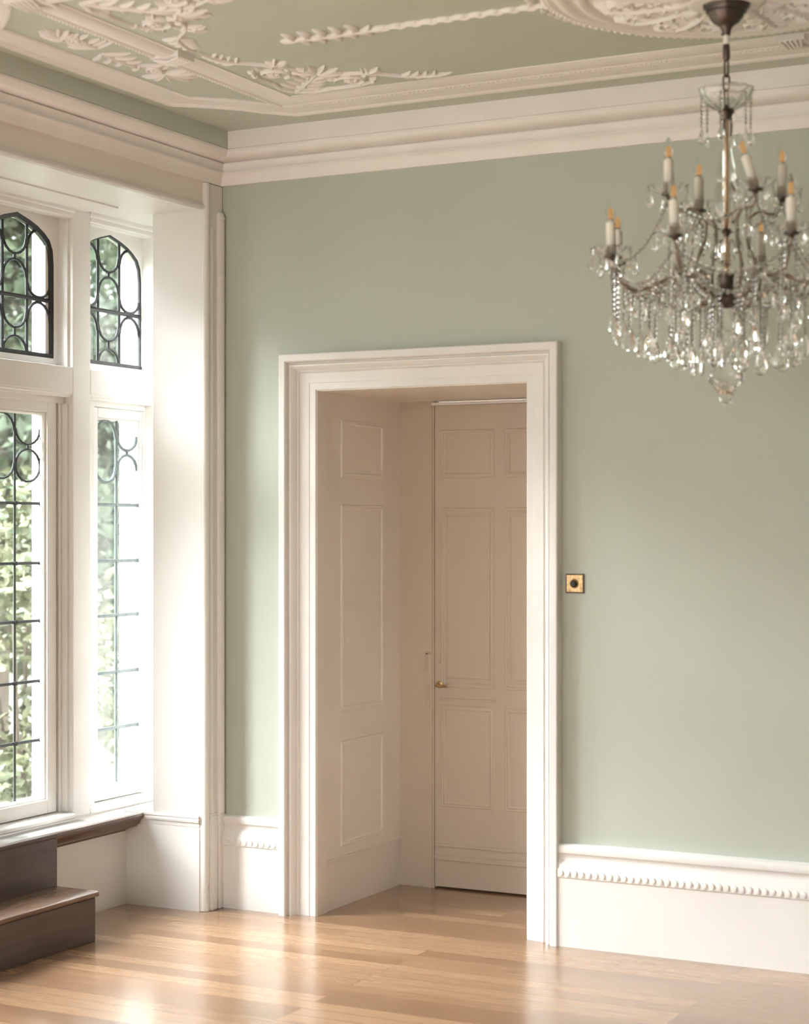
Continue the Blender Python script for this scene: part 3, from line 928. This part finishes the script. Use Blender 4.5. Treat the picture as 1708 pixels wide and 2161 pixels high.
# top glass dish and its metal cup
dish = [(.014, 2.862), (.038, 2.868), (.060, 2.882), (.073, 2.902), (.079, 2.922), (.082, 2.925), (.079, 2.929), (.068, 2.905), (.055, 2.888), (.034, 2.875), (.014, 2.869)]
mbd = MB(); prof = dish
rs = []
for (r, z) in prof:
    rs.append([(CX + r * (1 + .045 * cos(12 * a)) * cos(a), CYY + r * (1 + .045 * cos(12 * a)) * sin(a), z) for a in [2 * pi * j / 72 for j in range(72)]])
mbd.rings(rs, closed=True)
mbd.build('top_dish', M['crystal'], ch)
MB().lathe([(.0, 2.872), (.010, 2.872), (.022, 2.866), (.025, 2.858), (.020, 2.850), (.014, 2.842), (.012, 2.832), (.0, 2.832)], 18, o0).build('top_cup', M['bronze'], ch)
MB().tube([(CX, CYY, 2.835), (CX, CYY, 2.36)], .0065, 10).build('stem_rod', M['rod'], ch)
gl = [(.0085, zc(250)), (.020, zc(252)), (.021, zc(262)), (.016, zc(285)), (.013, zc(300)), (.018, zc(325)), (.026, zc(352)), (.028, zc(368)), (.031, zc(374)), (.031, zc(380)), (.026, zc(385)),
      (.034, zc(398)), (.038, zc(420)), (.034, zc(450)), (.022, zc(476)), (.012, zc(484)), (.0085, zc(486))]
inner = [(.0078, zc(486)), (.0078, zc(250))]
mbs = MB(); rs = []
for (r, z) in gl + inner:
    rs.append([(CX + r * cos(2 * pi * j / 20), CYY + r * sin(2 * pi * j / 20), z) for j in range(20)])
mbs.rings(rs, closed=True)
mbs.build('glass_stem', M['crystal'], ch)
MB().lathe([(.0, zc(484)), (.012, zc(484)), (.016, zc(489)), (.010, zc(494)), (.008, zc(500)), (.0, zc(500))], 14, o0).build('stem_collar', M['bronze'], ch)
mbs = MB(); rs = []
for (r, z) in [(.009, zc(502)), (.022, zc(506)), (.033, zc(520)), (.034, zc(534)), (.026, zc(550)), (.012, zc(560)), (.009, zc(562)), (.008, zc(562)), (.008, zc(502))]:
    rs.append([(CX + r * cos(2 * pi * j / 12), CYY + r * sin(2 * pi * j / 12), z) for j in range(12)])
mbs.rings(rs, closed=True)
mbs.build('glass_ball', M['crystal'], ch, smooth=0)
hub = MB().lathe([(.0, zc(578)), (.024, zc(578)), (.026, zc(582)), (.022, zc(586)), (.022, zc(606)), (.026, zc(610)), (.018, zc(618)), (.030, zc(624)), (.060, zc(628)), (.062, zc(632)), (.030, zc(640)), (.014, zc(650)), (.0, zc(652))], 22, o0)
hub.build('hub', M['bronze'], ch)

def pear(L, Wd, flat=.55):
    return MB().lathe([(.0, 0), (.10 * Wd, -.01 * L), (.26 * Wd, -.22 * L), (.44 * Wd, -.48 * L), (.5 * Wd, -.68 * L), (.42 * Wd, -.86 * L), (.22 * Wd, -.97 * L), (.0, -L)], 8, flat=flat)
drop_me = {}
def drop(name, p, L, Wd, rz):
    key = (L, Wd)
    if key not in drop_me:
        o = pear(L, Wd).build(name, M['crystal'], ch, local=True, smooth=0)
        drop_me[key] = o
    else:
        o = drop_me[key].copy(); o.name = name; COL.objects.link(o)
    o.parent = ch
    o.location = Vector(p) - ch.location
    o.rotation_euler = (0, 0, rz)
    return o
def string(pts, step=.0150, r=.0062, name='bead_string'):
    # faceted beads threaded along a polyline
    mb = MB(); tot = 0
    P = [Vector(p) for p in pts]
    acc = 0.0; nxt = step * .5; pins = []
    for a, b in zip(P[:-1], P[1:]):
        d = (b - a).length
        while nxt <= acc + d:
            q = a + (b - a) * ((nxt - acc) / d)
            mb.lathe([(.0, -r), (r * .8, -r * .5), (r, 0), (r * .8, r * .5), (.0, r)], 6, q)
            pins.append(a + (b - a) * ((nxt - acc - step * .5) / d))
            nxt += step
        acc += d
    mb2 = MB().tube(pts, .0009, 4)
    for q in pins:
        mb2.ball(q, .0022, 5, 3)
    o = mb.build(name, M['crystal'], ch, smooth=0)
    mb2.build('bead_wire', M['bronze'], o, smooth=0)
    return o
def sag(a, b, dz, n=10):
    a = Vector(a); b = Vector(b)
    return [a + (b - a) * (i / n) - Vector((0, 0, dz * 4 * (i / n) * (1 - i / n))) for i in range(n + 1)]

FW = Vector((-sin(radians(27.2)), cos(radians(27.2)), 0)); RT = Vector((cos(radians(27.2)), sin(radians(27.2)), 0))
def dirv(deg):   # 0 = to the right as seen from the room, 90 = away
    return RT * cos(radians(deg)) + FW * sin(radians(deg))
def arm_path(v, pts):
    return [Vector((CX, CYY, z)) + v * r for r, z in curve(pts, 8)]
low_arm = [(.024, 2.292), (.070, 2.276), (.115, 2.300), (.150, 2.345), (.185, 2.352), (.235, 2.330), (.285, 2.322), (.325, 2.345), (.345, 2.385), (.355, 2.412)]
up_arm = [(.024, 2.315), (.060, 2.312), (.092, 2.345), (.088, 2.410), (.066, 2.470), (.070, 2.525), (.105, 2.553), (.145, 2.545), (.172, 2.552), (.180, 2.580)]
pan_me = None
def candle(base, lean, h=.098):
    c = MB().lathe([(.0, 0), (.0145, 0), (.0145, h), (.012, h + .002), (.0085, h + .002), (.0085, h - .01), (.0, h - .01)], 16)
    o = c.build('candle_tube', M['candle'], ch, local=True)
    o.location = Vector(base) - ch.location
    o.rotation_euler = lean
    cap = MB().lathe([(.0, h - .01), (.0075, h - .01), (.0075, h + .010), (.0, h + .010)], 12)
    cap.build('bulb_base', M['porcelain'], o, local=True)
    b = MB().lathe([(.0, h + .006), (.007, h + .006), (.012, h + .016), (.0155, h + .028), (.0145, h + .042), (.009, h + .058), (.004, h + .068), (.0, h + .072)], 14)
    b.build('bulb', M['bulbglass'], o, local=True)
    g = MB().lathe([(.0, h + .010), (.0055, h + .011), (.0074, h + .020), (.0074, h + .034), (.0045, h + .043), (.0, h + .045)], 10)
    g.build('bulb_filament', M['amber'], o, local=True)
    return o
tips = []
def arm(deg, pts, lean=(0, 0, 0), r_arm=.0066, zoff=0.0):
    v = dirv(deg)
    path = [p + Vector((0, 0, zoff * (i / (len(pts) * 8.0 - 8)))) for i, p in enumerate(arm_path(v, pts))]
    k = len(path)
    MB().tube(path, [r_arm * (1.0 - .25 * i / k) for i in range(k)], 8).build('arm', M['armmetal'], ch)
    tip = path[-1]
    MB().lathe([(.0, 0), (.006, 0), (.010, .006), (.022, .010), (.023, .014), (.0, .015)], 16, tip).build('candle_cup', M['bronze'], ch)
    rs = []
    for (r, z) in [(.012, .014), (.030, .016), (.048, .024), (.060, .036), (.062, .038), (.058, .039), (.046, .029), (.028, .021), (.012, .019)]:
        rs.append([(tip.x + r * (1 + .05 * cos(9 * a)) * cos(a), tip.y + r * (1 + .05 * cos(9 * a)) * sin(a), tip.z + z) for a in [2 * pi * j / 54 for j in range(54)]])
    MB().rings(rs, closed=True).build('drip_pan', M['crystal'], ch)
    candle(tip + Vector((0, 0, .016)), lean)
    tips.append((tip, v, deg))
    return tip
LOW = [187, 236, 291, 338, 22, 62, 106, 150]
for i, dg in enumerate(LOW):
    arm(dg, low_arm, (radians(random.uniform(-2, 2)), radians(random.uniform(-2, 2)), 0), zoff=(-.010, .012, .014, .0, -.005, .01, -.01, .0)[i])
lows = tips[:]
UP = [188, 288, 12, 108]
ax = FW
for i, dg in enumerate(UP):
    lean = (0, 0, 0)
    if dg == 288:
        q = Matrix.Rotation(radians(-17), 3, FW)
        lean = q.to_euler()
    arm(dg, up_arm, lean, r_arm=.0055, zoff=(.012, .0, .01, -.005)[i])
ups = tips[len(lows):]

# drops round the pans
for (tip, v, dg) in lows + ups:
    for k in range(4):
        a = 2 * pi * k / 4 + radians(dg) + .5
        p = tip + Vector((.060 * cos(a), .060 * sin(a), .034))
        string([p, p + Vector((0, 0, -.018))], .009, .0050, 'bead_link')
        drop('pendant_drop', p + Vector((0, 0, -.020)), .042, .026, a)
# strings hanging below the lower arms, ring by ring
for (tip, v, dg) in lows:
    for k in (-1, 1):
        p = tip + Vector((0, 0, .0)) + v.cross(Vector((0, 0, 1))) * (.022 * k) - v * .01
        e = Vector((p.x, p.y, 2.232 + .010 * k))
        string([p, e], .0150, .0066); drop('crystal_drop', e, .060, .038, radians(dg + 50 * k))
for n_, rr, z0, z1, off in ((11, .292, 2.318, 2.196, 4), (11, .232, 2.328, 2.180, 18), (10, .170, 2.340, 2.160, 0), (8, .110, 2.285, 2.150, 11), (5, .062, 2.270, 2.165, 30)):
    for k in range(n_):
        v = dirv(off + 360 * k / n_)
        p = Vector((CX, CYY, z0)) + v * rr
        e = Vector((p.x, p.y, z1 + .016 * ((k * 7) % 3 - 1)))
        string([p, e], .0150, .0066); drop('crystal_drop', e, .072, .047, radians(40 * k))
# swags from arm to arm, from the pans to the hub and from the upper tier down
L = lows + [lows[0]]
for (a, va, da), (b, vb, db) in zip(L[:-1], L[1:]):
    string(sag(a + Vector((0, 0, -.02)), b + Vector((0, 0, -.02)), .075), .0185, .0085, 'bead_swag')
    pa = Vector((CX, CYY, 2.335)) + va * .21; pb = Vector((CX, CYY, 2.335)) + vb * .21
    string(sag(pa, pb, .045), .0185, .0085, 'bead_swag')
    pa = Vector((CX, CYY, 2.285)) + va * .08; pb = a + Vector((0, 0, -.06)) - va * .03
    string(sag(pa, pb, .035), .0190, .0088, 'bead_swag')
U = ups + [ups[0]]
for (a, va, da), (b, vb, db) in zip(U[:-1], U[1:]):
    string(sag(a, b, .07), .0180, .0078, 'bead_swag')
    string(sag(a + Vector((0, 0, -.01)), lows[[0, 2, 4, 6][ups.index((a, va, da))]][0], .06), .0180, .0078, 'bead_swag')
# beaded rosettes covering the joints of the arms
for (tip, v, dg) in lows:
    for rr, z0 in ((.10, 2.288), (.165, 2.352), (.235, 2.334)):
        p = Vector((CX, CYY, z0)) + v * rr
        r_ = MB()
        for k in range(6):
            a = 2 * pi * k / 6
            q = p + RT * (.018 * cos(a)) + Vector((0, 0, .018 * sin(a))) - FW * .008
            r_.ball(q, .0092, 6, 4)
        r_.ball(p - FW * .012, .010, 6, 4)
        r_.build('crystal_rosette', M['crystal'], ch, smooth=0)
# short pendants hung along the arms
for (tip, v, dg) in ups:
    for rr, z0 in ((.075, 2.505), (.092, 2.40), (.125, 2.548), (.150, 2.545)):
        p = Vector((CX, CYY, z0)) + v * rr
        e = p + Vector((0, 0, -.040))
        string([p, e], .0150, .0066, 'bead_link'); drop('pendant_drop', e, .046, .030, radians(dg + rr * 900))
for (tip, v, dg) in lows:
    for rr, z0 in ((.215, 2.338), (.262, 2.326), (.305, 2.332)):
        p = Vector((CX, CYY, z0)) + v * rr
        e = p + Vector((0, 0, -.046))
        string([p, e], .0150, .0066, 'bead_link'); drop('pendant_drop', e, .046, .030, radians(dg + rr * 700))
# strings from the top dish
for k in range(6):
    v = dirv(8 + 60 * k)
    p = Vector((CX, CYY, 2.906)) + v * .077
    e = p + Vector((0, 0, -.105))
    string([p, e], .0125, .0052); drop('pendant_drop', e, .042, .026, radians(60 * k))
# bottom finial: baluster, cut glass bowl and end drop
fin = [(.0, zc(642)), (.010, zc(645)), (.016, zc(662)), (.024, zc(684)), (.025, zc(694)), (.016, zc(702)), (.020, zc(712)), (.022, zc(730)), (.014, zc(752)), (.010, zc(770)), (.012, zc(778)), (.0, zc(779))]
MB().lathe(fin, 12, o0).build('glass_baluster', M['crystal'], ch, smooth=0)
bowl = [(.0, zc(776)), (.030, zc(776)), (.050, zc(783)), (.055, zc(793)), (.052, zc(807)), (.038, zc(818)), (.026, zc(827)), (.020, zc(832)), (.022, zc(838)), (.018, zc(848)), (.008, zc(853)), (.0, zc(854))]
MB().lathe(bowl, 14, o0).build('bottom_finial', M['crystal'], ch, smooth=0)

# ================================================================== GARDEN OUTSIDE
tag(MB().box(-40, -.73, -25, 40, -.55, -.45).build('garden_ground', M['grass'], smooth=0), 'grass lawn outside the windows', 'lawn', kind='structure')
def tree(loc, H, R, nl, leafm, name, label, cat, trunk=True, low=.25, ls=.09, group=None):
    root = empty(name, (loc[0], loc[1], -.45))
    tag(root, label, cat, group)
    rnd = random.Random(int(loc[0] * 100 + loc[1] * 37))
    t = MB()
    if trunk:
        t.tube([(loc[0], loc[1], -.45), (loc[0] + .05, loc[1], H * .3), (loc[0] - .05, loc[1] + .08, H * .6), (loc[0], loc[1], H * .85)], [R * .10, R * .08, R * .06, .02], 8)
        for k in range(9):
            a = 2 * pi * k / 9 + rnd.random(); z = H * rnd.uniform(low, .7)
            t.tube([(loc[0], loc[1], z), (loc[0] + cos(a) * R * .45, loc[1] + sin(a) * R * .45, z + .35), (loc[0] + cos(a) * R * .8, loc[1] + sin(a) * R * .8, z + .5)], [R * .035, R * .022, .008], 6)
    else:
        for k in range(6):
            a = 2 * pi * k / 6
            t.tube([(loc[0], loc[1], -.45), (loc[0] + cos(a) * R * .4, loc[1] + sin(a) * R * .4, H * .6)], [.03, .01], 5)
    t.build('trunk' if trunk else 'stems', M['bark'], root)
    lv = MB()
    clumps = [(rnd.gauss(0, R * .42), rnd.gauss(0, R * .42), rnd.uniform(low, 1.0)) for _ in range(max(12, nl // 160))]
    for i in range(nl):
        cxx, cyy_, cz = clumps[i % len(clumps)]
        env = 1.0 if cz < .6 else (1.25 - cz) / .65
        p = Vector((loc[0] + cxx * env + rnd.gauss(0, R * .17), loc[1] + cyy_ * env + rnd.gauss(0, R * .17), -.45 + (H + .45) * cz + rnd.gauss(0, R * .15)))
        d = Vector((rnd.gauss(0, 1), rnd.gauss(0, 1), rnd.gauss(-.2, .6))).normalized()
        s = d.cross(Vector((rnd.gauss(0, 1), rnd.gauss(0, 1), rnd.gauss(0, 1)))).normalized()
        n = d.cross(s); L_ = ls * rnd.uniform(.7, 1.3); w_ = L_ * .3
        lv.add([p, p + d * L_ * .4 + s * w_ + n * L_ * .06, p + d * L_, p + d * L_ * .4 - s * w_ + n * L_ * .06], [(0, 1, 2), (0, 2, 3)])
    lv.build('foliage', leafm, root, smooth=0)
GT = 'trees in the garden'
tree((-4.3, 3.7), 4.7, 1.1, 8000, M['leaf_mid'], 'garden_tree', 'fresh green tree seen through the window left of the mullion', 'tree', low=.22, ls=.13, group=GT)
tree((-6.1, 7.1), 5.2, 1.2, 8000, M['leaf_dark'], 'garden_tree', 'dark green tree seen through the window beside the reveal', 'tree', low=.22, ls=.13, group=GT)
tree((-8.2, 10.9), 5.8, 1.4, 8000, M['leaf_dark'], 'garden_tree', 'dark evergreen farthest from the house', 'tree', low=.10, ls=.13, group=GT)
tree((-2.6, 1.9), 1.8, .6, 4500, M['leaf_light'], 'garden_shrub', 'pale yellow green shrub outside the wooden casement', 'shrub', False, .05, .08)
tree((-4.35, 5.7), 1.9, .62, 4500, M['leaf_light'], 'garden_shrub', 'pale shrub outside the window beside the reveal', 'shrub', False, .05, .09)
